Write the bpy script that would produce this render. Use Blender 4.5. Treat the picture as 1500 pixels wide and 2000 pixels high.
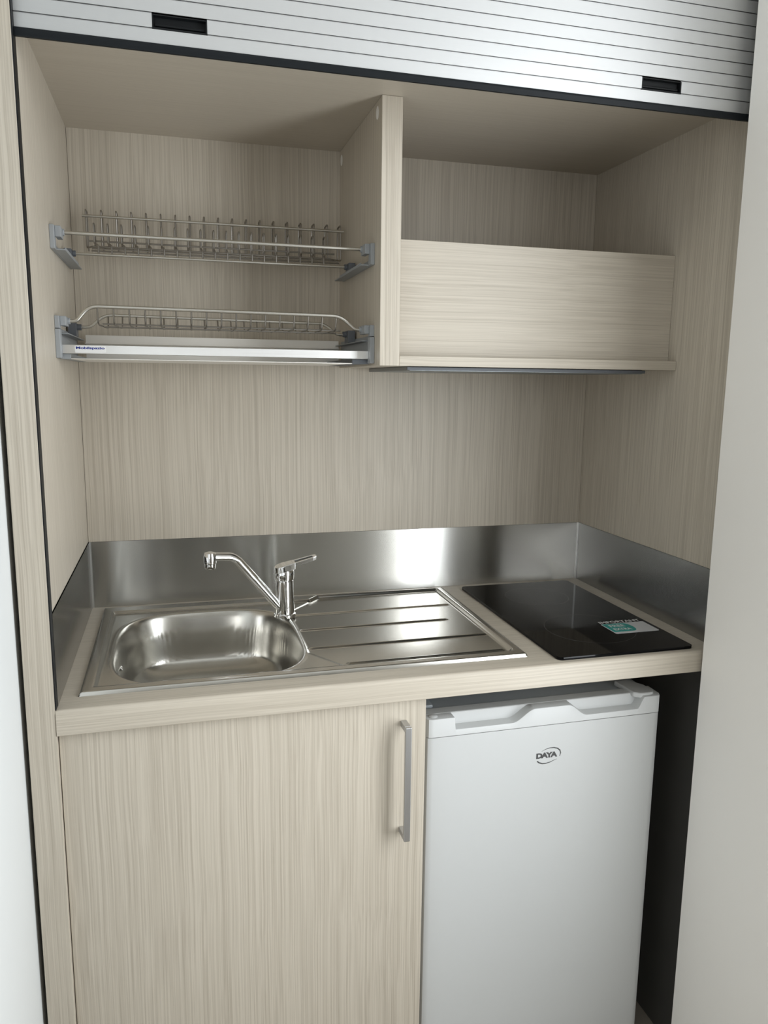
import bpy, bmesh, math, random
import numpy as np
from mathutils import Vector, Matrix
random.seed(4)
for o in list(bpy.data.objects): bpy.data.objects.remove(o)
scene = bpy.context.scene
C = scene.collection
CT = 0.892            # height of the worktop above the floor; z below is measured from the worktop

# ------------------------------------------------------------------ camera
cam_d = bpy.data.cameras.new('camera'); cam = bpy.data.objects.new('camera', cam_d); C.objects.link(cam)
cam_d.sensor_fit = 'VERTICAL'; cam_d.sensor_height = 36.0; cam_d.sensor_width = 27.0; cam_d.lens = 27.0
cam_d.clip_start = 0.02
_r = Vector((0.96525511, -0.26106127, 0.01138366)); _u = Vector((0.03327091, 0.16599267, 0.98556556)); _f = Vector((0.2591826, 0.95094345, -0.16891102))
M = Matrix((( _r.x, _u.x, -_f.x, 0.18626), (_r.y, _u.y, -_f.y, -1.70776), (_r.z, _u.z, -_f.z, 0.49083 + CT), (0, 0, 0, 1)))
cam.matrix_world = M
scene.camera = cam

# ------------------------------------------------------------------ world, light, exposure
w = bpy.data.worlds.new('sky'); scene.world = w; w.use_nodes = True
w.node_tree.nodes['Background'].inputs[0].default_value = (0.80, 0.90, 1.0, 1)
w.node_tree.nodes['Background'].inputs[1].default_value = 1.6
WIN = dict(y0=-1.50, y1=-.93, z0=-.40, z1=1.25)       # window in the right wall (z from worktop level)
ld = bpy.data.lights.new('window_daylight', 'AREA'); ld.shape = 'RECTANGLE'
ld.size = WIN['y1'] - WIN['y0'] - 0.08; ld.size_y = WIN['z1'] - WIN['z0'] - 0.08
ld.energy = 20.0; ld.color = (0.94, 0.975, 1.0)
lo = bpy.data.objects.new('window_daylight', ld); C.objects.link(lo)
lo.location = (1.150, (WIN['y0'] + WIN['y1']) / 2, (WIN['z0'] + WIN['z1']) / 2 + CT)
lo.rotation_euler = (math.radians(90), 0, math.radians(90))     # shines towards -x, into the room
FILL_WIN = dict(x0=-.98, x1=-.16, z0=-.15, z1=1.30)      # unseen rear window, added so its light fills the right wall
l2 = bpy.data.lights.new('rear_fill_light', 'AREA'); l2.shape = 'RECTANGLE'; l2.size = FILL_WIN['x1']-FILL_WIN['x0']-.1; l2.size_y = FILL_WIN['z1']-FILL_WIN['z0']-.1
l2.energy = 9; l2.color = (1.0, 0.965, 0.90)
lo2 = bpy.data.objects.new('rear_fill_light', l2); C.objects.link(lo2)
lo2.location = ((FILL_WIN['x0']+FILL_WIN['x1'])/2, -3.635, (FILL_WIN['z0']+FILL_WIN['z1'])/2 + CT); lo2.rotation_euler = (math.radians(90), 0, 0)
scene.view_settings.view_transform = 'Standard'; scene.view_settings.look = 'None'
scene.view_settings.exposure = 0.13; scene.view_settings.gamma = 1.0
scene.view_settings.use_curve_mapping = False

# ------------------------------------------------------------------ mesh helpers
class MB:
    def __init__(s): s.v = []; s.f = []
    def add(s, vs, fs):
        n = len(s.v); s.v += [tuple(map(float, p)) for p in vs]; s.f += [tuple(i + n for i in f) for f in fs]; return s
    def box(s, x0, x1, y0, y1, z0, z1):
        return s.add([(x0,y0,z0),(x1,y0,z0),(x1,y1,z0),(x0,y1,z0),(x0,y0,z1),(x1,y0,z1),(x1,y1,z1),(x0,y1,z1)],
                     [(0,3,2,1),(4,5,6,7),(0,1,5,4),(1,2,6,5),(2,3,7,6),(3,0,4,7)])
    def prism(s, poly, axis, a, b):
        # poly: 2D points in the plane normal to axis, extruded from a to b
        def P(p, t):
            if axis == 'x': return (t, p[0], p[1])
            if axis == 'y': return (p[0], t, p[1])
            return (p[0], p[1], t)
        n = len(poly)
        vs = [P(p, a) for p in poly] + [P(p, b) for p in poly]
        fs = [tuple(range(n)), tuple(range(2*n-1, n-1, -1))] + [(i, i+n, (i+1) % n + n, (i+1) % n) for i in range(n)]
        return s.add(vs, fs)
    def tube(s, pts, r, n=8, cap=True):
        pts = [Vector(p) for p in pts]; m = len(pts)
        rr = r if isinstance(r, (list, tuple)) else [r]*m
        tan = []
        for i in range(m):
            a = pts[max(0, i-1)]; b = pts[min(m-1, i+1)]; tan.append((b-a).normalized())
        up = Vector((0,0,1)) if abs(tan[0].z) < .9 else Vector((1,0,0))
        nrm = (up - tan[0]*up.dot(tan[0])).normalized(); vs = []
        for i in range(m):
            nrm = (nrm - tan[i]*nrm.dot(tan[i])).normalized(); bn = tan[i].cross(nrm)
            for k in range(n):
                t = 2*math.pi*k/n; vs.append(pts[i] + (nrm*math.cos(t) + bn*math.sin(t))*rr[i])
        fs = [(i*n+k, i*n+(k+1) % n, (i+1)*n+(k+1) % n, (i+1)*n+k) for i in range(m-1) for k in range(n)]
        if cap: fs += [tuple(range(n-1, -1, -1)), tuple((m-1)*n+k for k in range(n))]
        return s.add(vs, fs)
    def lathe(s, prof, cx, cy, n=28):
        vs = [(cx + r*math.cos(2*math.pi*k/n), cy + r*math.sin(2*math.pi*k/n), z) for r, z in prof for k in range(n)]
        m = len(prof)
        fs = [(i*n+k, i*n+(k+1) % n, (i+1)*n+(k+1) % n, (i+1)*n+k) for i in range(m-1) for k in range(n)]
        fs += [tuple(range(n-1, -1, -1)), tuple((m-1)*n+k for k in range(n))]
        return s.add(vs, fs)

def rrect(x0, x1, y0, y1, r, n=5):
    out = []
    for cx, cy, a in ((x1-r, y1-r, 0), (x0+r, y1-r, 90), (x0+r, y0+r, 180), (x1-r, y0+r, 270)):
        for k in range(n+1):
            t = math.radians(a + 90*k/n); out.append((cx + r*math.cos(t), cy + r*math.sin(t)))
    return out
def arc(pts, r, n=5):
    # polyline with rounded corners
    P = [Vector(p) for p in pts]; out = [P[0]]
    for i in range(1, len(P)-1):
        a = (P[i-1]-P[i]); b = (P[i+1]-P[i]); rr = min(r, a.length*.45, b.length*.45)
        p0 = P[i] + a.normalized()*rr; p1 = P[i] + b.normalized()*rr
        for k in range(n+1):
            t = k/n; out.append(p0*(1-t)**2 + P[i]*2*t*(1-t) + p1*t*t)
    out.append(P[-1]); return out

def world_loc(o):
    v = Vector(o.location); p = o.parent
    while p: v += Vector(p.location); p = p.parent
    return v
def link_mesh(name, me, mat, parent=None):
    """mesh data in world coordinates with z from the worktop -> object with its own centre"""
    if len(me.vertices):
        co = np.empty(len(me.vertices)*3); me.vertices.foreach_get('co', co); co = co.reshape(-1, 3)
        c = (co.min(0) + co.max(0))/2
        co -= c; me.vertices.foreach_set('co', co.ravel()); me.update()
    else: c = (0, 0, 0)
    o = bpy.data.objects.new(name, me); C.objects.link(o)
    if mat is not None: me.materials.clear(); me.materials.append(mat)
    wl = Vector((c[0], c[1], c[2] + CT))
    if parent is not None:
        o.parent = parent; o.location = wl - world_loc(parent)
    else: o.location = wl
    return o
def obj(name, mb, mat, parent=None, bevel=0, smooth=False, seg=2, angle=40, label=None):
    me = bpy.data.meshes.new(name); me.from_pydata(mb.v, [], mb.f); me.update()
    bm = bmesh.new(); bm.from_mesh(me); bmesh.ops.recalc_face_normals(bm, faces=bm.faces[:])
    bm.to_mesh(me); bm.free()
    if smooth or bevel:
        me.polygons.foreach_set('use_smooth', [True]*len(me.polygons))
        me.set_sharp_from_angle(angle=math.radians(angle))
    o = link_mesh(name, me, mat, parent)
    if bevel:
        m = o.modifiers.new('edge', 'BEVEL'); m.width = bevel; m.segments = seg; m.limit_method = 'ANGLE'; m.angle_limit = math.radians(35)
        m.harden_normals = True
    if label: o['label'] = label
    return o
def tag(o, label, cat, group=None):
    o['label'] = label; o['category'] = cat
    if group: o['group'] = group
    return o
def thing(name, label, cat, loc, group=None):
    o = bpy.data.objects.new(name, None); C.objects.link(o); o.location = (loc[0], loc[1], loc[2] + CT); o.empty_display_size = .05
    return tag(o, label, cat, group)
def struct(name, mb, mat, label, cat, bevel=0, parent=None):
    o = obj(name, mb, mat, parent, bevel=bevel)
    if parent is None: o['kind'] = 'structure'; tag(o, label, cat)
    return o

def text_mesh(body, x0, x1, z0, z1, y, plane='xz', bold=0.0, depth=0.0002, spacing=1.0, shear=0.0):
    """flat lettering filling the rectangle; plane xz (seen from -y) or xy (seen from above, y runs up)"""
    cu = bpy.data.curves.new('lettering', 'FONT'); cu.body = body; cu.size = 1; cu.offset = bold; cu.space_character = spacing; cu.shear = shear
    cu.resolution_u = 3
    ob = bpy.data.objects.new('lettering_tmp', cu); C.objects.link(ob)
    dg = bpy.context.evaluated_depsgraph_get(); dg.update()
    me = bpy.data.meshes.new_from_object(ob.evaluated_get(dg)); bpy.data.objects.remove(ob)
    co = np.empty(len(me.vertices)*3); me.vertices.foreach_get('co', co); co = co.reshape(-1, 3)
    mn = co.min(0); mx = co.max(0)
    u = (co[:, 0]-mn[0])/(mx[0]-mn[0]); v = (co[:, 1]-mn[1])/(mx[1]-mn[1])
    out = np.zeros_like(co); out[:, 0] = x0 + u*(x1-x0)
    if plane == 'xz': out[:, 1] = y; out[:, 2] = z0 + v*(z1-z0)
    else: out[:, 1] = z0 + v*(z1-z0); out[:, 2] = y
    me.vertices.foreach_set('co', out.ravel()); me.update()
    return me

# ------------------------------------------------------------------ materials
def new_mat(name):
    m = bpy.data.materials.new(name); m.use_nodes = True
    nt = m.node_tree; return m, nt, nt.nodes['Principled BSDF']
def plain(name, col, rough=.5, metal=0, spec=.5, noise=0.0, nscale=40, bump=0.0, bscale=120, coat=0):
    m, nt, b = new_mat(name)
    b.inputs['Base Color'].default_value = (*col, 1); b.inputs['Roughness'].default_value = rough; b.inputs['Metallic'].default_value = metal
    b.inputs['Specular IOR Level'].default_value = spec
    if coat: b.inputs['Coat Weight'].default_value = coat; b.inputs['Coat Roughness'].default_value = .1
    tc = nt.nodes.new('ShaderNodeTexCoord')
    if noise:
        n = nt.nodes.new('ShaderNodeTexNoise'); n.inputs['Scale'].default_value = nscale; n.inputs['Detail'].default_value = 4
        nt.links.new(tc.outputs['Object'], n.inputs['Vector'])
        mx = nt.nodes.new('ShaderNodeMix'); mx.data_type = 'RGBA'
        mx.inputs[6].default_value = (*[c*(1-noise) for c in col], 1); mx.inputs[7].default_value = (*[min(1, c*(1+noise)) for c in col], 1)
        nt.links.new(n.outputs['Fac'], mx.inputs[0]); nt.links.new(mx.outputs[2], b.inputs['Base Color'])
    if bump:
        n = nt.nodes.new('ShaderNodeTexNoise'); n.inputs['Scale'].default_value = bscale; n.inputs['Detail'].default_value = 5
        nt.links.new(tc.outputs['Object'], n.inputs['Vector'])
        bp = nt.nodes.new('ShaderNodeBump'); bp.inputs['Strength'].default_value = bump; bp.inputs['Distance'].default_value = .002
        nt.links.new(n.outputs['Fac'], bp.inputs['Height']); nt.links.new(bp.outputs[0], b.inputs['Normal'])
    return m
def metal(name, col, rough, aniso=0.0, tangent=(1, 0, 0), streak=(0, 0, 0), amount=.04):
    """brushed metal: brushing runs along `tangent`; fine lines come from stretched noise"""
    m, nt, b = new_mat(name)
    b.inputs['Base Color'].default_value = (*col, 1); b.inputs['Metallic'].default_value = 1; b.inputs['Roughness'].default_value = rough
    if aniso:
        b.inputs['Anisotropic'].default_value = aniso
        cv = nt.nodes.new('ShaderNodeCombineXYZ')
        for i in range(3): cv.inputs[i].default_value = tangent[i]
        nt.links.new(cv.outputs[0], b.inputs['Tangent'])
    if any(streak):
        tc = nt.nodes.new('ShaderNodeTexCoord'); mp = nt.nodes.new('ShaderNodeMapping'); mp.inputs['Scale'].default_value = streak
        n = nt.nodes.new('ShaderNodeTexNoise'); n.inputs['Scale'].default_value = 1; n.inputs['Detail'].default_value = 3
        nt.links.new(tc.outputs['Object'], mp.inputs[0]); nt.links.new(mp.outputs[0], n.inputs['Vector'])
        mr = nt.nodes.new('ShaderNodeMapRange'); mr.inputs[3].default_value = max(.02, rough-amount); mr.inputs[4].default_value = rough+amount
        nt.links.new(n.outputs['Fac'], mr.inputs[0]); nt.links.new(mr.outputs[0], b.inputs['Roughness'])
    return m
def wood(name, axis, light=(.560, .505, .420), dark=(.425, .376, .305), rough=.42, soft=0.0):
    m, nt, b = new_mat(name); N = nt.nodes.new; L = nt.links.new
    mid = [(p+q)/2 for p, q in zip(light, dark)]
    light = [p*(1-soft)+q*soft for p, q in zip(light, mid)]; dark = [p*(1-soft)+q*soft for p, q in zip(dark, mid)]
    tc = N('ShaderNodeTexCoord')
    along = 'xyz'.index(axis)
    def noise(sc_across, sc_along, detail, rough_, dist=0):
        mp = N('ShaderNodeMapping'); s = [sc_across]*3; s[along] = sc_along; mp.inputs['Scale'].default_value = s
        n = N('ShaderNodeTexNoise'); n.inputs['Scale'].default_value = 1; n.inputs['Detail'].default_value = detail
        n.inputs['Roughness'].default_value = rough_; n.inputs['Distortion'].default_value = dist
        L(warp.outputs[0], mp.inputs[0]); L(mp.outputs[0], n.inputs['Vector']); return n
    # slow sideways drift of the grain
    wn = N('ShaderNodeTexNoise'); wn.inputs['Scale'].default_value = 5; wn.inputs['Detail'].default_value = 1
    L(tc.outputs['Object'], wn.inputs['Vector'])
    sc = N('ShaderNodeVectorMath'); sc.operation = 'SCALE'; sc.inputs[3].default_value = .006; L(wn.outputs['Color'], sc.inputs[0])
    warp = N('ShaderNodeVectorMath'); warp.operation = 'ADD'; L(tc.outputs['Object'], warp.inputs[0]); L(sc.outputs[0], warp.inputs[1])
    a = noise(430, 1.7, 1, .5); f = noise(900, 6, 2, .5); g = noise(120, 1.0, 1, .5)
    def mul(node, k):
        q = N('ShaderNodeMath'); q.operation = 'MULTIPLY'; q.inputs[1].default_value = k; L(node.outputs[0], q.inputs[0]); return q
    s1 = N('ShaderNodeMath'); s1.operation = 'ADD'; L(mul(a, .62).outputs[0], s1.inputs[0]); L(mul(f, .26).outputs[0], s1.inputs[1])
    s2 = N('ShaderNodeMath'); s2.operation = 'ADD'; L(s1.outputs[0], s2.inputs[0]); L(mul(g, .12).outputs[0], s2.inputs[1])
    cr = N('ShaderNodeValToRGB'); cr.color_ramp.elements[0].position = .34; cr.color_ramp.elements[0].color = (*dark, 1)
    cr.color_ramp.elements[1].position = .60; cr.color_ramp.elements[1].color = (*light, 1)
    L(s2.outputs[0], cr.inputs[0]); L(cr.outputs[0], b.inputs['Base Color'])
    b.inputs['Roughness'].default_value = rough; b.inputs['Specular IOR Level'].default_value = .45
    bp = N('ShaderNodeBump'); bp.inputs['Strength'].default_value = .25; bp.inputs['Distance'].default_value = .0006
    L(s1.outputs[0], bp.inputs['Height']); L(bp.outputs[0], b.inputs['Normal'])
    return m

WZ = wood('wood_vertical', 'z'); WX = wood('wood_horizontal', 'x', soft=.2); WZS = wood('wood_vertical_fine', 'z', soft=.55); WXS = wood('wood_horizontal_fine', 'x', soft=.7)
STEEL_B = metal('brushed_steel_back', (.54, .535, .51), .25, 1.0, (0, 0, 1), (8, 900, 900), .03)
STEEL_S = metal('brushed_steel_side_darkened', (.36, .36, .355), .18, .95, (0, 0, 1), (900, 8, 900), .02)  # side steel darkened in place of dark reflections the room lacks
SINK = metal('sink_steel', (.56, .545, .51), .18, 0, (0, 1, 0), (10, 700, 700), .012)
BOWL = metal('bowl_steel', (.55, .535, .495), .25, 0)
TRIM = metal('trim_steel', (.75, .75, .74), .3)
CHROME = metal('chrome', (.80, .80, .80), .05)
ALU = metal('shutter_aluminium', (.63, .635, .635), .64, .3, (0, 0, 1), (6, 900, 900), .05)
PAN = metal('pan_aluminium', (.86, .84, .80), .62)
WIRE2 = metal('thin_wire_steel', (.36, .34, .31), .42)  # dark niche reflections put into the colour of the thin wires
ALU2 = metal('rail_aluminium', (.85, .85, .84), .35, .4, (1, 0, 0), (6, 900, 900), .05)
HANDLE = metal('handle_nickel', (.52, .52, .52), .42)
WIRE = metal('wire_steel', (.66, .64, .59), .34)
BLACK = plain('black_plastic', (.006, .007, .008), .5, spec=.25)
SEAL = plain('black_rubber', (.008, .010, .012), .5, spec=.2)
GREYP = plain('grey_plastic', (.31, .325, .335), .45, noise=.05)
GREYD = plain('dark_grey_plastic', (.10, .108, .12), .5)
HOODM = metal('hood_metal', (.30, .32, .33), .4)
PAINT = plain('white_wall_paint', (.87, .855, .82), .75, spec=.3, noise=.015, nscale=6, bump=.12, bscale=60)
PAINT_L = plain('wall_paint_dimmed', (.68, .695, .69), .75, spec=.3, noise=.012, nscale=6, bump=.1, bscale=60)  # wall white dimmed and cooled to offset the strong window light here
PAINT_R = plain('wall_paint_bounce_lift', (.92, .895, .85), .75, spec=.3, noise=.012, nscale=6, bump=.12, bscale=60)  # wall white raised and warmed to make up for missing bounce light
PAINT2 = plain('ceiling_paint', (.85, .85, .83), .85, spec=.2)
FLOORM = plain('floor_tile', (.33, .29, .24), .5, noise=.12, nscale=9)
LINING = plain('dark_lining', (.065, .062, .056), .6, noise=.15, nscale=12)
FRIDGE = plain('white_enamel', (.565, .575, .57), .36, spec=.5, noise=.008, nscale=200)
FRIDGE2 = plain('white_plastic', (.58, .59, .585), .42)
FTOP = plain('fridge_top_grey', (.50, .54, .57), .45)
GASKET = plain('gasket_grey', (.25, .25, .25), .7)
GLASS = plain('black_ceramic_glass', (.002, .002, .0025), .05, spec=.14)
ZONE = plain('zone_print', (.035, .035, .037), .25)
WHITE = plain('white_print', (.75, .75, .74), .5)
STICK = plain('sticker_silver', (.62, .62, .63), .4)
TEAL = plain('sticker_teal', (.02, .30, .27), .4)
BLUE = plain('blue_print', (.012, .03, .22), .5)
INK = plain('dark_grey_print', (.06, .06, .06), .4)
DOORM = plain('dark_door', (.05, .045, .04), .5, noise=.2, nscale=20)
FRAMEM = plain('window_frame_white', (.75, .75, .75), .5)
CAP = plain('white_cover_cap', (.88, .86, .83), .3)

# ------------------------------------------------------------------ the setting
FL = -CT; CE = 1.72
XL = -0.0475; XR = 1.117; YR = -3.6
struct('floor', MB().box(-2.5, 1.35, -3.75, .15, FL-.1, FL), FLOORM, 'dark tiled floor under the kitchenette', 'floor')
struct('ceiling', MB().box(-2.5, 1.35, -3.75, .15, CE, CE+.1), PAINT2, 'white painted ceiling', 'ceiling')
struct('wall_back', MB().box(-.2, 1.3, .03, .15, FL, CE), PAINT, 'white wall behind the kitchenette', 'wall')
struct('wall_left', MB().box(XL-.12, XL, -1.42, .15, FL, CE).box(-2.5, XL-.12, -1.42, -1.30, FL, CE).box(-2.62, -2.5, -3.75, -1.30, FL, CE), PAINT_L, 'white wall left of the wooden side panel', 'wall')
Y0, Y1, Z0, Z1 = WIN['y0'], WIN['y1'], WIN['z0'], WIN['z1']
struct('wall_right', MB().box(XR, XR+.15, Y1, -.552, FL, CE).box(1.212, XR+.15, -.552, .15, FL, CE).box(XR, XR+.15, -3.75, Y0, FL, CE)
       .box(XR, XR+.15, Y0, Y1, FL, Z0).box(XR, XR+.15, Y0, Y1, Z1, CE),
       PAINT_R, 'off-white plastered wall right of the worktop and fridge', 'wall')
A0, A1, B0, B1 = FILL_WIN['x0'], FILL_WIN['x1'], FILL_WIN['z0'], FILL_WIN['z1']
struct('added_rear_window', MB().box(A0, A1, YR-.06, YR-.02, B0, B0+.04).box(A0, A1, YR-.06, YR-.02, B1-.04, B1).box(A0, A0+.04, YR-.06, YR-.02, B0+.04, B1-.04)
            .box(A1-.04, A1, YR-.06, YR-.02, B0+.04, B1-.04), FRAMEM, 'white framed window added behind the camera as fill light', 'window')
struct('wall_rear', MB().box(-2.5, A0, YR-.12, YR, FL, CE).box(A1, XR, YR-.12, YR, FL, CE).box(A0, A1, YR-.12, YR, FL, B0).box(A0, A1, YR-.12, YR, B1, CE), PAINT, 'white wall behind the camera', 'wall')
struct('window_1', MB().box(XR+.02, XR+.06, Y0, Y1, Z0, Z0+.04).box(XR+.02, XR+.06, Y0, Y1, Z1-.04, Z1).box(XR+.02, XR+.06, Y0, Y0+.04, Z0+.04, Z1-.04)
            .box(XR+.02, XR+.06, Y1-.04, Y1, Z0+.04, Z1-.04), FRAMEM, 'white framed window in the right wall beside the camera', 'window')
struct('added_dark_door', MB().box(-.03, .55, YR, YR+.045, FL, 1.2), DOORM, 'dark door added behind the camera to darken reflections', 'door', bevel=.003)  # added, unseen: stands in for the dark figure mirrored in the splashback

# ------------------------------------------------------------------ cabinet carcass
W = 1.16; ZC = .9696; PF = -.542; ZTOP = 1.36
ca = thing('kitchenette_carcass', 'pale wood-grain niche cabinet enclosing the kitchenette', 'cabinet', (W/2, -.27, FL))
obj('side_panel', MB().box(-.040, 0, PF, .018, FL, ZTOP), WZ, ca, bevel=.0008)
obj('side_panel', MB().box(W, W+.040, PF, .018, FL, ZTOP), WZ, ca, bevel=.0008)
obj('back_panel', MB().box(.0007, W-.0007, 0, .018, -.05, ZTOP), WZ, ca)
obj('ceiling_panel', MB().box(0, W, -.500, 0, ZC, ZC+.018), WXS, ca)
obj('top_panel', MB().box(0, W, PF, 0, ZTOP-.02, ZTOP), WX, ca)
for x0, x1 in ((0, .0016), (W-.0016, W)):
    obj('guide_rail', MB().box(x0, x1, PF+.0006, -.521, .0003, ZTOP-.02), BLACK, ca, label='thin black shutter guide rail')
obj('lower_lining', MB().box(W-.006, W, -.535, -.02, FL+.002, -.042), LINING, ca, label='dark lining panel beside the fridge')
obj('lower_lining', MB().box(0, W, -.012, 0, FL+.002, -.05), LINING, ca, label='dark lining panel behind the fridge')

# ------------------------------------------------------------------ roller shutter
SB = .9365; P = .0193; NS = 21
rs = thing('roller_shutter', 'brushed aluminium roller shutter raised above the niche', 'shutter', (W/2, -.53, SB-.009))
HX = ((.1745, .2475), (.9275, 1.0005))
def slat(i, x0, x1):
    z0 = SB + i*P; z1 = z0 + P
    # flat face with rounded shoulders and a recessed hinge strip
    prof = [(-.5300, z0+.0015), (-.5306, z0+.0018), (-.5306, z1-.0003), (-.5300, z1), (-.5285, z1), (-.5285, z1+.0015), (-.5240, z1+.0015), (-.5240, z0+.0015)]
    return MB().prism(prof, 'x', x0, x1)
XA, XB = .0020, W-.0020
for i in range(NS):
    if i == 1:
        m = MB()
        for a, b in ((XA, HX[0][0]), (HX[0][1], HX[1][0]), (HX[1][1], XB)):
            q = slat(i, a, b); m.add(q.v, q.f)
        obj('slat', m, ALU, rs)
    else: obj('slat', slat(i, XA, XB), ALU, rs)
z0 = SB + P
for a, b in HX:
    h = obj('finger_pull', MB().box(a, b, -.5225, -.520, z0, z0+P).box(a, b, -.5310, -.520, z0+.0002, z0+.0022).box(a, b, -.5300, -.520, z0+P-.0018, z0+P-.0004)
        .box(a, a+.0018, -.5306, -.520, z0+.0022, z0+P-.0018).box(b-.0018, b, -.5306, -.520, z0+.0022, z0+P-.0018), BLACK, rs, label='recessed black finger pull')
    obj('grip_bar', MB().tube([(a+.004, -.5245, z0+.0075), (b-.004, -.5245, z0+.0075)], .0022, 8), BLACK, h, smooth=True)
obj('bottom_seal', MB().prism([(-.5330, .9285), (-.5330, .9345), (-.5318, SB+.0012), (-.5235, SB+.0012), (-.5235, .9285)], 'x', XA, XB), SEAL, rs, label='black rubber bottom seal')
obj('seal_lip', MB().box(XA, XB, -.5340, -.5300, .9262, .9285), SEAL, rs)

# ------------------------------------------------------------------ shelf unit (divider, bottom board, fascia)
sh = thing('open_shelf', 'pale wood shelf compartment with upright divider and horizontal-grain front board', 'shelf', (.86, -.17, .517))
DX0, DX1, DD = .5452, .5822, -.349
obj('divider', MB().box(DX0, DX1, DD, -.0005, .517, ZC-.0003), WZ, sh, bevel=.0008)
obj('bottom_board', MB().box(DX1, W-.0005, DD, -.0005, .517, .535), WX, sh, bevel=.0008)
obj('front_board', MB().box(DX1, W-.0005, -.321, -.303, .535, .7415), WX, sh, bevel=.0006)
for y, z in ((-.3175, .9500), (-.018, .9480)):
    obj('cover_cap', MB().add([(DX0-.0006, y+.0085*math.cos(t*math.pi/10), z+.0108*math.sin(t*math.pi/10)) for t in range(20)] + [(DX0+.0002, y+.0085*math.cos(t*math.pi/10), z+.0108*math.sin(t*math.pi/10)) for t in range(20)],
        [tuple(range(20))] + [(t, (t+1) % 20, (t+1) % 20+20, t+20) for t in range(20)]), CAP, sh, label='white round cover cap')

# ------------------------------------------------------------------ slim hood under the shelf
hd = thing('range_hood', 'slim dark grey extractor hood under the right shelf', 'hood', (.85, -.18, .507))
obj('housing', MB().box(.605, 1.093, -.335, -.03, .5085, .517), HOODM, hd, bevel=.0015)
obj('front_strip', MB().box(.600, 1.097, -.339, -.335, .5100, .5160), GREYD, hd, bevel=.001)

# ------------------------------------------------------------------ plate rack (upper)
def wire(mb, pts, r, rad=.006, n=6): return mb.tube(arc(pts, rad, 4), r, n)
pr = thing('plate_rack', 'upper wire plate rack with two rows of upright loops', 'dish rack', (.27, -.17, .697))
XD = DX0
def rack_bracket(side, parent, kind):
    sx = (lambda a: a) if side == 'l' else (lambda a: XD - a)
    mat = GREYP
    def bx(m, a, b, *r): return m.box(min(sx(a), sx(b)), max(sx(a), sx(b)), *r)
    if kind == 'up':
        m = MB(); bx(m, 0, .0075, -.308, -.290, .697, .7345); bx(m, 0, .0035, -.290, -.045, .697, .7085)
        bx(m, .0035, .0215, -.290, -.050, .697, .6995); bx(m, .0195, .0215, -.285, -.10, .6995, .7025)
        br = obj('bracket', m, mat, parent, bevel=.0012, label='grey plastic wall bracket')
        m = MB(); bx(m, .0075, .0165, -.300, -.268, .7165, .7340); m.tube([(sx(.015), -.275, .7275), (sx(.0195), -.275, .7275)], .0058, 10)
        obj('rod_clip', m, mat, br, bevel=.0008)
        m = MB(); bx(m, .0035, .0165, -.166, -.136, .6995, .7190); m.tube([(sx(.0165), -.15, .7125), (sx(.0225), -.15, .7125)], .0055, 10)
        obj('rod_clip', m, GREYD, br, bevel=.0008)
    else:
        m = MB(); bx(m, 0, .0075, -.309, -.290, .5700, .5905); bx(m, 0, .0080, -.312, -.290, .5215, .5690)
        bx(m, 0, .0035, -.290, -.030, .5225, .5720); bx(m, .0035, .0180, -.285, -.040, .5620, .5640)
        br = obj('bracket', m, mat, parent, bevel=.0012, label='grey plastic wall bracket')
        m = MB(); bx(m, .0075, .0165, -.300, -.262, .5750, .5905); m.tube([(sx(.0155), -.272, .5840), (sx(.0205), -.272, .5840)], .0055, 10)
        obj('rod_clip', m, mat, br, bevel=.0008)
        m = MB(); bx(m, .0035, .0180, -.168, -.134, .5640, .5885); m.tube([(sx(.017), -.15, .5815), (sx(.0255), -.15, .5815)], .0058, 10)
        obj('rod_clip', m, GREYD, br, bevel=.0008)
for s in 'lr': rack_bracket(s, pr, 'up')
obj('front_rod', MB().tube([(.016, -.275, .7275), (XD-.016, -.275, .7275)], .0031, 10), WIRE, pr, smooth=True)
obj('rear_rod', MB().tube([(.018, -.15, .7125), (XD-.018, -.15, .7125)], .0026, 10), WIRE, pr, smooth=True)
obj('stop_rod', MB().tube([(.0280, -.0665, .7950), (.5400, -.0665, .7950)], .0027, 10), WIRE, pr, smooth=True)
for y, z, a, b in ((-.115, .7415, .043, .510), (-.128, .7300, .050, .500), (-.085, .7330, .045, .520), (-.040, .7350, .040, .535)):
    obj('cross_rod', MB().tube([(a, y, z), (b, y, z)], .0017, 8), WIRE2, pr, smooth=True)
for i in range(19):
    xb = .0345 + .0277*i; xm = .0540 + .0240*i; xl = .0618 + .0233*i
    m = MB()
    wire(m, [(xl, -.15, .7125), (xl, -.150, .7300), (xm, -.138, .7330), (xm, -.137, .7700), (xm, -.120, .7700), (xm, -.113, .7330), (xb, -.066, .7360), (xb, -.063, .8075), (xb, -.036, .8075), (xb, -.032, .7350)], .00165, .005)
    obj('wire', m, WIRE2, pr, smooth=True)

# ------------------------------------------------------------------ glass rack (lower) and drip tray
gr = thing('glass_rack', 'lower wire glass rack with raised rails above the drip tray', 'dish rack', (.27, -.21, .5735))
obj('front_rail', MB().tube(arc([(.018, -.272, .5840), (.030, -.272, .5840), (.0515, -.272, .6100), (.4890, -.272, .6075), (.5180, -.272, .5840), (XD-.018, -.272, .5835)], .016, 6), .0032, 10), WIRE, gr, smooth=True)
obj('rear_rail', MB().tube(arc([(.022, -.15, .5815), (.040, -.15, .5815), (.0660, -.15, .6050), (.4830, -.15, .6010), (.5080, -.15, .5805), (XD-.022, -.15, .5805)], .016, 6), .0028, 10), WIRE, gr, smooth=True)
for y, z, a, b in ((-.245, .5825, .070, .495), (-.215, .5795, .070, .480), (-.180, .5815, .075, .500)):
    obj('cross_rod', MB().tube([(a, y, z), (b, y, z)], .0016, 8), WIRE2, gr, smooth=True)
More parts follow.
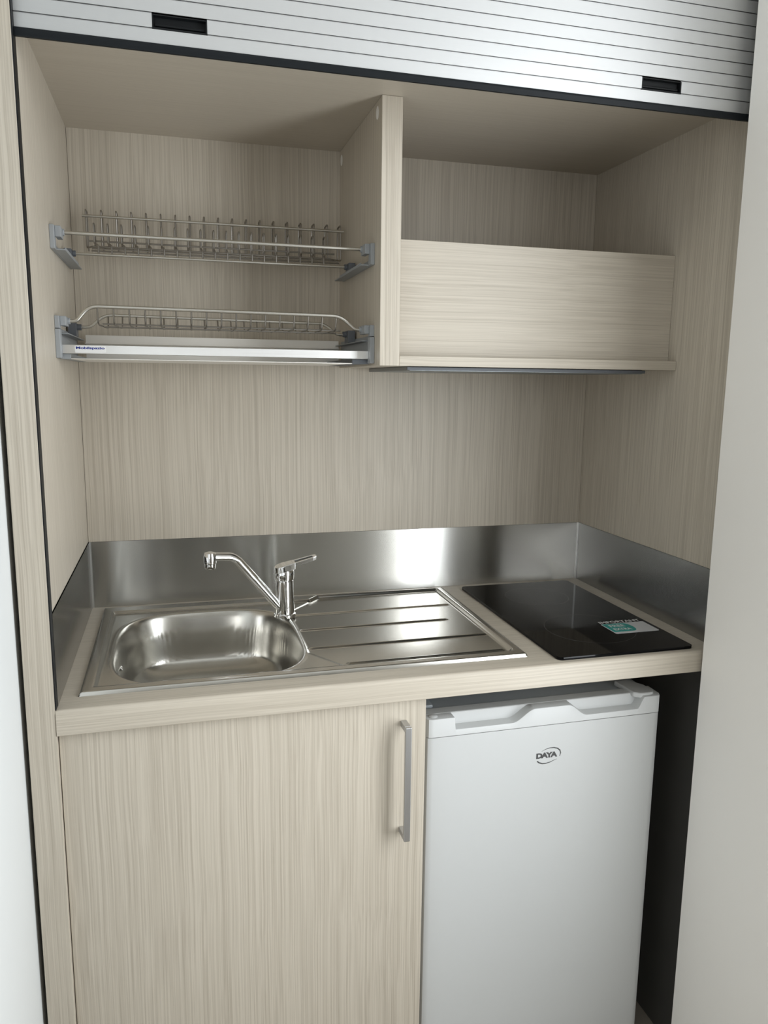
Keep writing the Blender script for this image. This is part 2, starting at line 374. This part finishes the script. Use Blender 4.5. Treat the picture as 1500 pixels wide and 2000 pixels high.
for i in range(17):
    xf = .0645 + .0261*i; xr = .0735 + .0249*i
    obj('wire', wire(MB(), [(xf, -.272, .6090), (xf, -.262, .5830), (xf, -.245, .5808), (xr, -.178, .5800), (xr, -.164, .5830), (xr, -.150, .6030)], .0014, .006), WIRE2, gr, smooth=True)
dt = thing('drip_tray', 'shallow metal drip tray with bright front rail beside the wood divider', 'tray', (.27, -.17, .5215))
for s in 'lr': rack_bracket(s, dt, 'low')
obj('pan', MB().box(.020, XD-.036, -.2855, -.036, .5205, .5220).box(.020, XD-.010, -.0375, -.036, .5220, .5735).box(.020, XD-.012, -.060, -.0375, .5555, .5570), PAN, dt, bevel=.0005)
obj('pan_end', MB().box(.0036, .020, -.286, -.036, .5205, .5290), GREYP, dt, bevel=.0006)
obj('pan_end', MB().box(XD-.036, XD-.0036, -.286, -.036, .5205, .5290), GREYD, dt, bevel=.0006)
rail = obj('front_rail', MB().box(.0080, XD-.0080, -.2965, -.2860, .5295, .5440), ALU2, dt, bevel=.0006)
lb = obj('maker_label', MB().prism(rrect(.0280, .0775, .5310, .5428, .002, 4), 'y', -.2969, -.2965), WHITE, rail, label='white maker label with blue lettering')

# ------------------------------------------------------------------ worktop and splashback
wt = thing('worktop', 'pale wood-grain worktop with rounded front edge carrying sink and hob', 'worktop', (W/2, -.27, -.0405))
BX0, BX1, BY0, BY1 = .038, .782, -.484, -.034
prof = [(BY0, 0.0)]
for k in range(7):
    t = math.radians(90 - 90*k/6); prof.append((-.536 - .007*math.cos(t), -.007 + .007*math.sin(t)))
prof += [(-.543, -.0395), (-.542, -.0405), (BY0, -.0405)]
m = MB().prism(prof, 'x', .0004, W-.0004)
m.box(.0004, BX0, BY0, BY1, -.0405, 0).box(BX1, W-.0004, BY0, BY1, -.0405, 0).box(.0004, W-.0004, BY1, -.0005, -.0405, 0)
obj('slab', m, WX, wt, smooth=True, angle=40)
ZS = .1444
sp = thing('splashback', 'brushed steel splashback strip along the back and both sides of the worktop', 'splashback', (W/2, -.1, 0))
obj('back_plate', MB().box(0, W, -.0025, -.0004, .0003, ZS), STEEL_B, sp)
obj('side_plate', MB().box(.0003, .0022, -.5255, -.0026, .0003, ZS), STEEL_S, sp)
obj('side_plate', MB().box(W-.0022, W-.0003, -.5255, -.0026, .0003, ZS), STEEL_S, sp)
obj('corner_trim', MB().box(.0022, .0034, -.0075, -.0026, .0003, ZS+.0004).box(.0022, .0060, -.0036, -.0026, .0003, ZS+.0004), TRIM, sp, label='thin bright corner trim')
obj('corner_trim', MB().box(W-.0034, W-.0022, -.0060, -.0026, .0003, ZS+.0004).box(W-.0050, W-.0022, -.0036, -.0026, .0003, ZS+.0004), TRIM, sp, label='thin bright corner trim')

# ------------------------------------------------------------------ sink: one pressed sheet (height field), bowl and drainer parts
sk = thing('sink', 'stainless steel inset sink with rounded bowl and ribbed drainer', 'sink', (.41, -.26, 0))
sx0, sx1, sy0, sy1 = .0271, .7908, -.4956, -.0276
nx, ny = 307, 188
gx = np.linspace(sx0, sx1, nx); gy = np.linspace(sy0, sy1, ny); X, Y = np.meshgrid(gx, gy, indexing='ij')
ss = lambda t: (lambda u: u*u*(3-2*u))(np.clip(t, 0, 1))
e = np.minimum(np.minimum(X-sx0, sx1-X), np.minimum(Y-sy0, sy1-Y))
H = .0002 + .0060*np.sqrt(1-(1-np.clip(e/.005, 0, 1))**2)
dA = np.minimum(np.minimum(X-.047, .772-X), np.minimum(Y+.474, -.060-Y))
H -= .0054*ss(dA/.006)
hp = lambda ax, ay, bx, by: ((X-ax)*(-(by-ay)) + (Y-ay)*(bx-ax))/math.hypot(bx-ax, by-ay)   # >0 left of a->b
dB = np.minimum.reduce([X-.407, .773-X, Y+.464, -.036-Y, hp(.407, -.385, .457, -.464), -hp(.407, -.128, .474, -.050)])
dBs = ss((dB+.002)/.007)
base = np.minimum(H, np.where(dB > -.004, H, H))
H = H*(1-dBs) + (-.0002 - .0012*ss((.773-X)/.36))*dBs
for yr, xe, xs_ in ((-.152, .764, .409), (-.252, .724, .409), (-.360, .768, .409), (-.452, .766, .462)):
    fx = ss((X-xs_)/.008)*ss((xe-X)/.006)
    H += .0031*fx*np.cos(np.clip((Y-yr)/.0055, -1, 1)*math.pi/2)**2
bc = (.2358, -.2805); bh = (.1665, .1910); nn = 3.4
rho = (np.abs((X-bc[0])/bh[0])**nn + np.abs((Y-bc[1])/bh[1])**nn)**(1/nn)
d = (1-rho)*.172
ds = np.where(d > -.02, .0022*np.log1p(np.exp(np.clip(d/.0022, -30, 30))), 0)
wall_t = np.clip(ds/.016, 0, 1); uf = np.clip((ds-.010)/.060, 0, 1)          # steep wall, then a rounded fillet into the floor
H -= .074*ss(wall_t)*.35 + .074*wall_t*.65 + .048*np.sqrt(1-(1-uf)**2) + .008*np.clip((ds-.07)/.1, 0, 1)
H += .0012*np.exp(-((d+.005)/.004)**2)
gxn, gyn = np.gradient(H, gx, gy)
NR = np.stack([-gxn, -gyn, np.ones_like(H)], -1); NR /= np.linalg.norm(NR, axis=-1, keepdims=True)
def grid_part(name, mask, mat, parent, label):
    idx = -np.ones((nx, ny), int); q = np.argwhere(mask)
    quads = np.stack([q, q+[1, 0], q+[1, 1], q+[0, 1]], 1)
    used = np.zeros((nx, ny), bool); used[quads[..., 0], quads[..., 1]] = True
    pts = np.argwhere(used); idx[used] = np.arange(len(pts))
    me = bpy.data.meshes.new(name)
    me.from_pydata(np.stack([X[used], Y[used], H[used]], -1).tolist(), [], idx[quads[..., 0], quads[..., 1]].tolist()); me.update()
    me.polygons.foreach_set('use_smooth', [True]*len(me.polygons))
    me.normals_split_custom_set_from_vertices(NR[used].tolist())
    o = link_mesh(name, me, mat, parent); o['label'] = label; return o
in_bowl = (rho[:-1, :-1]+rho[1:, 1:])/2 < 1.035
grid_part('bowl', in_bowl, BOWL, sk, 'deep rounded sink bowl')
dr = grid_part('drainer', ~in_bowl, SINK, sk, 'ribbed drainer surface')
zd = float(H[np.argmin(abs(gx-.236)), np.argmin(abs(gy+.280))])
obj('drain', MB().lathe([(.0430, zd-.001), (.0425, zd+.0022), (.0380, zd+.0026), (.0340, zd+.0006), (.0310, zd+.0004)], .236, -.280), CHROME, sk, smooth=True, label='round chrome drain')
obj('overflow', MB().tube([(.0790, -.352, -.012), (.0815, -.352, -.0135)], [.0052, .0042], 12).tube([(.0805, -.352, -.0135), (.0835, -.352, -.015)], .0022, 10), CHROME, sk, smooth=True, label='small chrome overflow')

# ------------------------------------------------------------------ mixer tap
FX, FY = .3955, -.160
fa = thing('mixer_tap', 'chrome single-lever mixer tap between bowl and drainer', 'tap', (FX, FY, .002))
obj('base_ring', MB().lathe([(.0225, .0020), (.0230, .0050), (.0225, .0085), (.0205, .0100)], FX, FY), CHROME, fa, smooth=True)
obj('body', MB().lathe([(.0195, .0100), (.0200, .0200), (.0192, .0400), (.0183, .0600), (.0180, .0790), (.0168, .0800), (.0168, .0815)], FX, FY), CHROME, fa, smooth=True)
obj('cartridge_cap', MB().lathe([(.0188, .0815), (.0196, .0835), (.0200, .0930), (.0196, .1000), (.0175, .1035), (.0120, .1060)], FX, FY), CHROME, fa, smooth=True)
sd = Vector((-.1480, -.058, 0))
spp = [(FX-.010, FY-.004, .024), (FX-.016, FY-.007, .030), (FX-.105, FY-.042, .1440), (FX-.150, FY-.060, .1500)]
spo = obj('spout', MB().tube(arc(spp, .013, 8), [.0100, .0100] + [.0094]*9 + [.0086]*9 + [.0082], 14), CHROME, fa, smooth=True)
NXY = (FX-.152, FY-.0605)
obj('aerator', MB().lathe([(.0098, .1270), (.0108, .1285), (.0108, .1355), (.0100, .1360), (.0115, .1368), (.0122, .1400), (.0122, .1520), (.0105, .1580), (.0050, .1600)], *NXY), CHROME, spo, smooth=True)
# lever: teardrop head that runs out into a slotted grip rising to the right
def lever_pt(s, w_, h): # s along the lever, w sideways, h up
    return (FX-.021 + s*.972, FY + w_ - s*.05, .0985 + s*.250 + h)
def slab_outline(outl, h0, h1):
    n = len(outl); return MB().add([lever_pt(s, q, h0) for s, q in outl] + [lever_pt(s, q, h1) for s, q in outl],
        [tuple(range(n)), tuple(range(2*n-1, n-1, -1))] + [(i, (i+1) % n, (i+1) % n+n, i+n) for i in range(n)])
head = [(.020-.0205*math.cos(a), .0185*math.sin(a)) for a in [math.radians(-90+180*k/12) * -1 for k in range(13)]] + [(.044, -.0150), (.044, .0150)]
lv = obj('lever', slab_outline(head, -.004, .0105), CHROME, fa, bevel=.002, seg=3)
obj('grip', slab_outline([(.040, .0150), (.040, .0088), (.0830, .0070), (.0830, .0118)], .0020, .0100), CHROME, lv, bevel=.001)
obj('grip', slab_outline([(.040, -.0088), (.040, -.0150), (.0830, -.0118), (.0830, -.0070)], .0020, .0100), CHROME, lv, bevel=.001)
obj('grip_end', slab_outline([(.0815, .0118), (.0815, -.0118), (.0885, -.0095), (.0900, 0), (.0885, .0095)], .0020, .0100), CHROME, lv, bevel=.001)

# ------------------------------------------------------------------ hob and its sticker
hb = thing('hob', 'two-zone black glass hob set in the right of the worktop', 'hob', (.975, -.28, 0))
obj('glass_plate', MB().prism(rrect(.8348, 1.1150, -.5284, -.0355, .010, 6), 'z', .0003, .0060), GLASS, hb, bevel=.0004)
def ring(cx, cy, r, w_, z, n=56):
    vs = []; 
    for k in range(n):
        t = 2*math.pi*k/n
        for q in (r, r-w_): vs.append((cx+q*math.cos(t), cy+q*math.sin(t), z))
    return MB().add(vs, [(2*k, 2*((k+1) % n), 2*((k+1) % n)+1, 2*k+1) for k in range(n)])
for cx, cy, r in ((.975, -.155, .072), (.975, -.390, .090)):
    z = obj('zone_mark', ring(cx, cy, r, .0014, .00615), ZONE, hb)
st = thing('sticker', 'silver and teal notice sticker stuck on the black hob', 'sticker', (1.056, -.404, .0061))
obj('backing', MB().prism(rrect(1.0085, 1.1060, -.4345, -.3745, .004, 4), 'z', .0061, .0064), STICK, st)
obj('teal_panel', MB().prism([(1.0105, -.4250), (1.0105, -.3765)] + [(1.0550+.012*math.cos(math.radians(a)), -.40075+.02425*math.sin(math.radians(a))) for a in range(90, -91, -15)], 'z', .0064, .00655), TEAL, st)
for body, a, b, c, d_, mt in (('IMPORTANT', 1.0105, 1.1030, -.3725, -.3600, WHITE), ('FREE', 1.0200, 1.0530, -.3970, -.3840, WHITE), ('EXTRA', 1.0180, 1.0560, -.4170, -.4050, WHITE)):
    me = text_mesh(body, a, b, c, d_, .0067, 'xy', bold=.02); o = link_mesh('lettering', me, mt, st)
# ------------------------------------------------------------------ base cabinet
bc_ = thing('base_cabinet', 'pale wood sink base cabinet with one tall door left of the fridge', 'cabinet', (.29, -.27, FL))
obj('side_board', MB().box(.568, .584, -.508, -.014, FL+.10, -.0410), WZ, bc_, bevel=.0006)
obj('bottom_board', MB().box(.001, .568, -.508, -.014, FL+.10, FL+.116), WX, bc_)
obj('plinth', MB().box(.001, .584, -.470, -.455, FL+.001, FL+.10), LINING, bc_)
dw = obj('door', MB().box(.0010, .5860, -.5300, -.5115, FL+.105, -.0440), WZ, bc_, bevel=.0008)
hz0, hz1 = -.2870, -.0795
hn = obj('handle', MB().box(.5405, .5515, -.5625, -.5555, hz0, hz1).box(.5405, .5515, -.5555, -.5302, hz1-.0105, hz1).box(.5405, .5515, -.5555, -.5302, hz0, hz0+.0105), HANDLE, dw, bevel=.0012, label='brushed nickel bow handle')

# ------------------------------------------------------------------ fridge
fr = thing('fridge', 'small white under-counter fridge with grip recesses along its door top', 'fridge', (.833, -.27, FL))
obj('body', MB().box(.6020, 1.0650, -.4520, -.045, FL+.02, -.1060), FRIDGE, fr, bevel=.003)
obj('top_plate', MB().box(.6000, 1.0670, -.4560, -.045, -.1060, -.1030), FTOP, fr, bevel=.0012, label='grey top plate')
obj('gasket', MB().box(.6060, 1.0600, -.4600, -.4560, FL+.04, -.1090), GASKET, fr)
for x in (.63, 1.035):
    for y in (-.43, -.08): obj('foot', MB().lathe([(.014, FL+.0005), (.014, FL+.006), (.010, FL+.012), (.010, FL+.02)], x, y, 14), BLACK, fr, smooth=True)
fd = obj('door', MB().prism([(.5985, -.4600), (.5985, -.4990), (.6000, -.5025), (.6040, -.5045), (.6100, -.5052)] + [(.8330+.2230*k/8, -.5052) for k in range(-8, 9)][1:-1] +
                            [(1.0560, -.5052), (1.0620, -.5045), (1.0665, -.5025), (1.0680, -.4990), (1.0680, -.4600)], 'z', FL+.035, -.1325), FRIDGE, fr, smooth=True)
full, low = -.0970, -.1200
def lip(x):
    s = lambda a, b: (lambda u: u*u*(3-2*u))(min(1, max(0, (x-a)/(b-a))))
    dip = max(s(.6485, .6510)*(1-s(.7600, .8060)), s(.8720, .9120)*(1-s(1.0180, 1.0340)))
    return full + (low-full)*dip
xs = sorted(set([.5965 + (1.0700-.5965)*k/110 for k in range(111)] + [.6475+.0006*k for k in range(8)] + [1.016+.0015*k for k in range(14)]))
mb = MB(); nsec = 9; vs = []
for x in xs:
    ed = min(x-.5965, 1.0700-x); off = .009*(1-math.sqrt(max(0, 1-(1-min(1, ed/.010))**2)))
    h = lip(x); yf = -.5060+off
    vs += [(x, yf, -.1310), (x, yf, h-.0018), (x, yf+.0006, h-.0005), (x, yf+.0020, h), (x, -.4840, h if h > full-.0005 else h+.0008), (x, -.4830, full-.001), (x, -.4815, full), (x, -.4600, full), (x, -.4600, -.1310)]
fs = [(i*nsec+k, (i+1)*nsec+k, (i+1)*nsec+(k+1) % nsec, i*nsec+(k+1) % nsec) for i in range(len(xs)-1) for k in range(nsec)]
fs += [tuple(range(nsec)), tuple((len(xs)-1)*nsec+k for k in range(nsec-1, -1, -1))]
mb.add(vs, fs)
cp = obj('door_top_cap', mb, FRIDGE2, fd, smooth=True, angle=32, label='moulded cap with two grip recesses')
obj('cap_plug', MB().lathe([(.0075, -.0972), (.0085, -.0962), (.0060, -.0945), (.0030, -.0940)], .6120, -.4930, 16), FRIDGE2, fd, smooth=True)
hg = obj('hinge_cover', MB().prism([(1.0120, -.4300), (1.0170, -.4900), (1.0280, -.4990), (1.0420, -.5000), (1.0560, -.4980), (1.0620, -.4880), (1.0600, -.4600), (1.0400, -.4300)], 'z', -.1030, -.0925), FRIDGE2, fr, bevel=.003, seg=3, label='white plastic hinge cover')
obj('blank_cover', MB().box(.6000, .6270, -.4480, -.3900, -.1030, -.0960), FTOP, fr, bevel=.002)
# maker's mark on the door
me = text_mesh('DAYA', .8112, .8545, -.1970, -.1860, -.50535, 'xz', bold=.06, spacing=.84); link_mesh('logo_lettering', me, INK, fd)
def swoosh(pts, ws):
    L_ = []; R_ = []
    for i, p in enumerate(pts):
        a = Vector(pts[max(0, i-1)]); b = Vector(pts[min(len(pts)-1, i+1)]); t_ = (b-a).normalized(); n_ = Vector((-t_.y, t_.x))
        L_.append(Vector(p)+n_*ws[i]/2); R_.append(Vector(p)-n_*ws[i]/2)
    n = len(pts)
    return MB().add([(q.x, -.50535, q.y) for q in L_+R_], [(i, i+1, n+i+1, n+i) for i in range(n-1)])
obj('logo_swoosh', swoosh([(.8218, -.1832), (.830, -.1796), (.8382, -.1779), (.8466, -.1781), (.8541, -.1805), (.8591, -.1847), (.8609, -.1901), (.8592, -.197)], [.0004, .0010, .0015, .0020, .0024, .0025, .0022, .0010]), INK, fd)
obj('logo_swoosh', swoosh([(.8134, -.2015), (.8177, -.2051), (.8241, -.2075), (.8314, -.2079), (.8397, -.2064), (.848, -.2033), (.8542, -.2015)], [.0024, .0026, .0024, .0019, .0014, .0009, .0004]), INK, fd)
# maker's label on the drip tray rail
me = text_mesh('Mobilspazio', .0298, .0757, .5360, .5412, -.29705, 'xz', bold=.04); link_mesh('lettering', me, BLUE, rail)
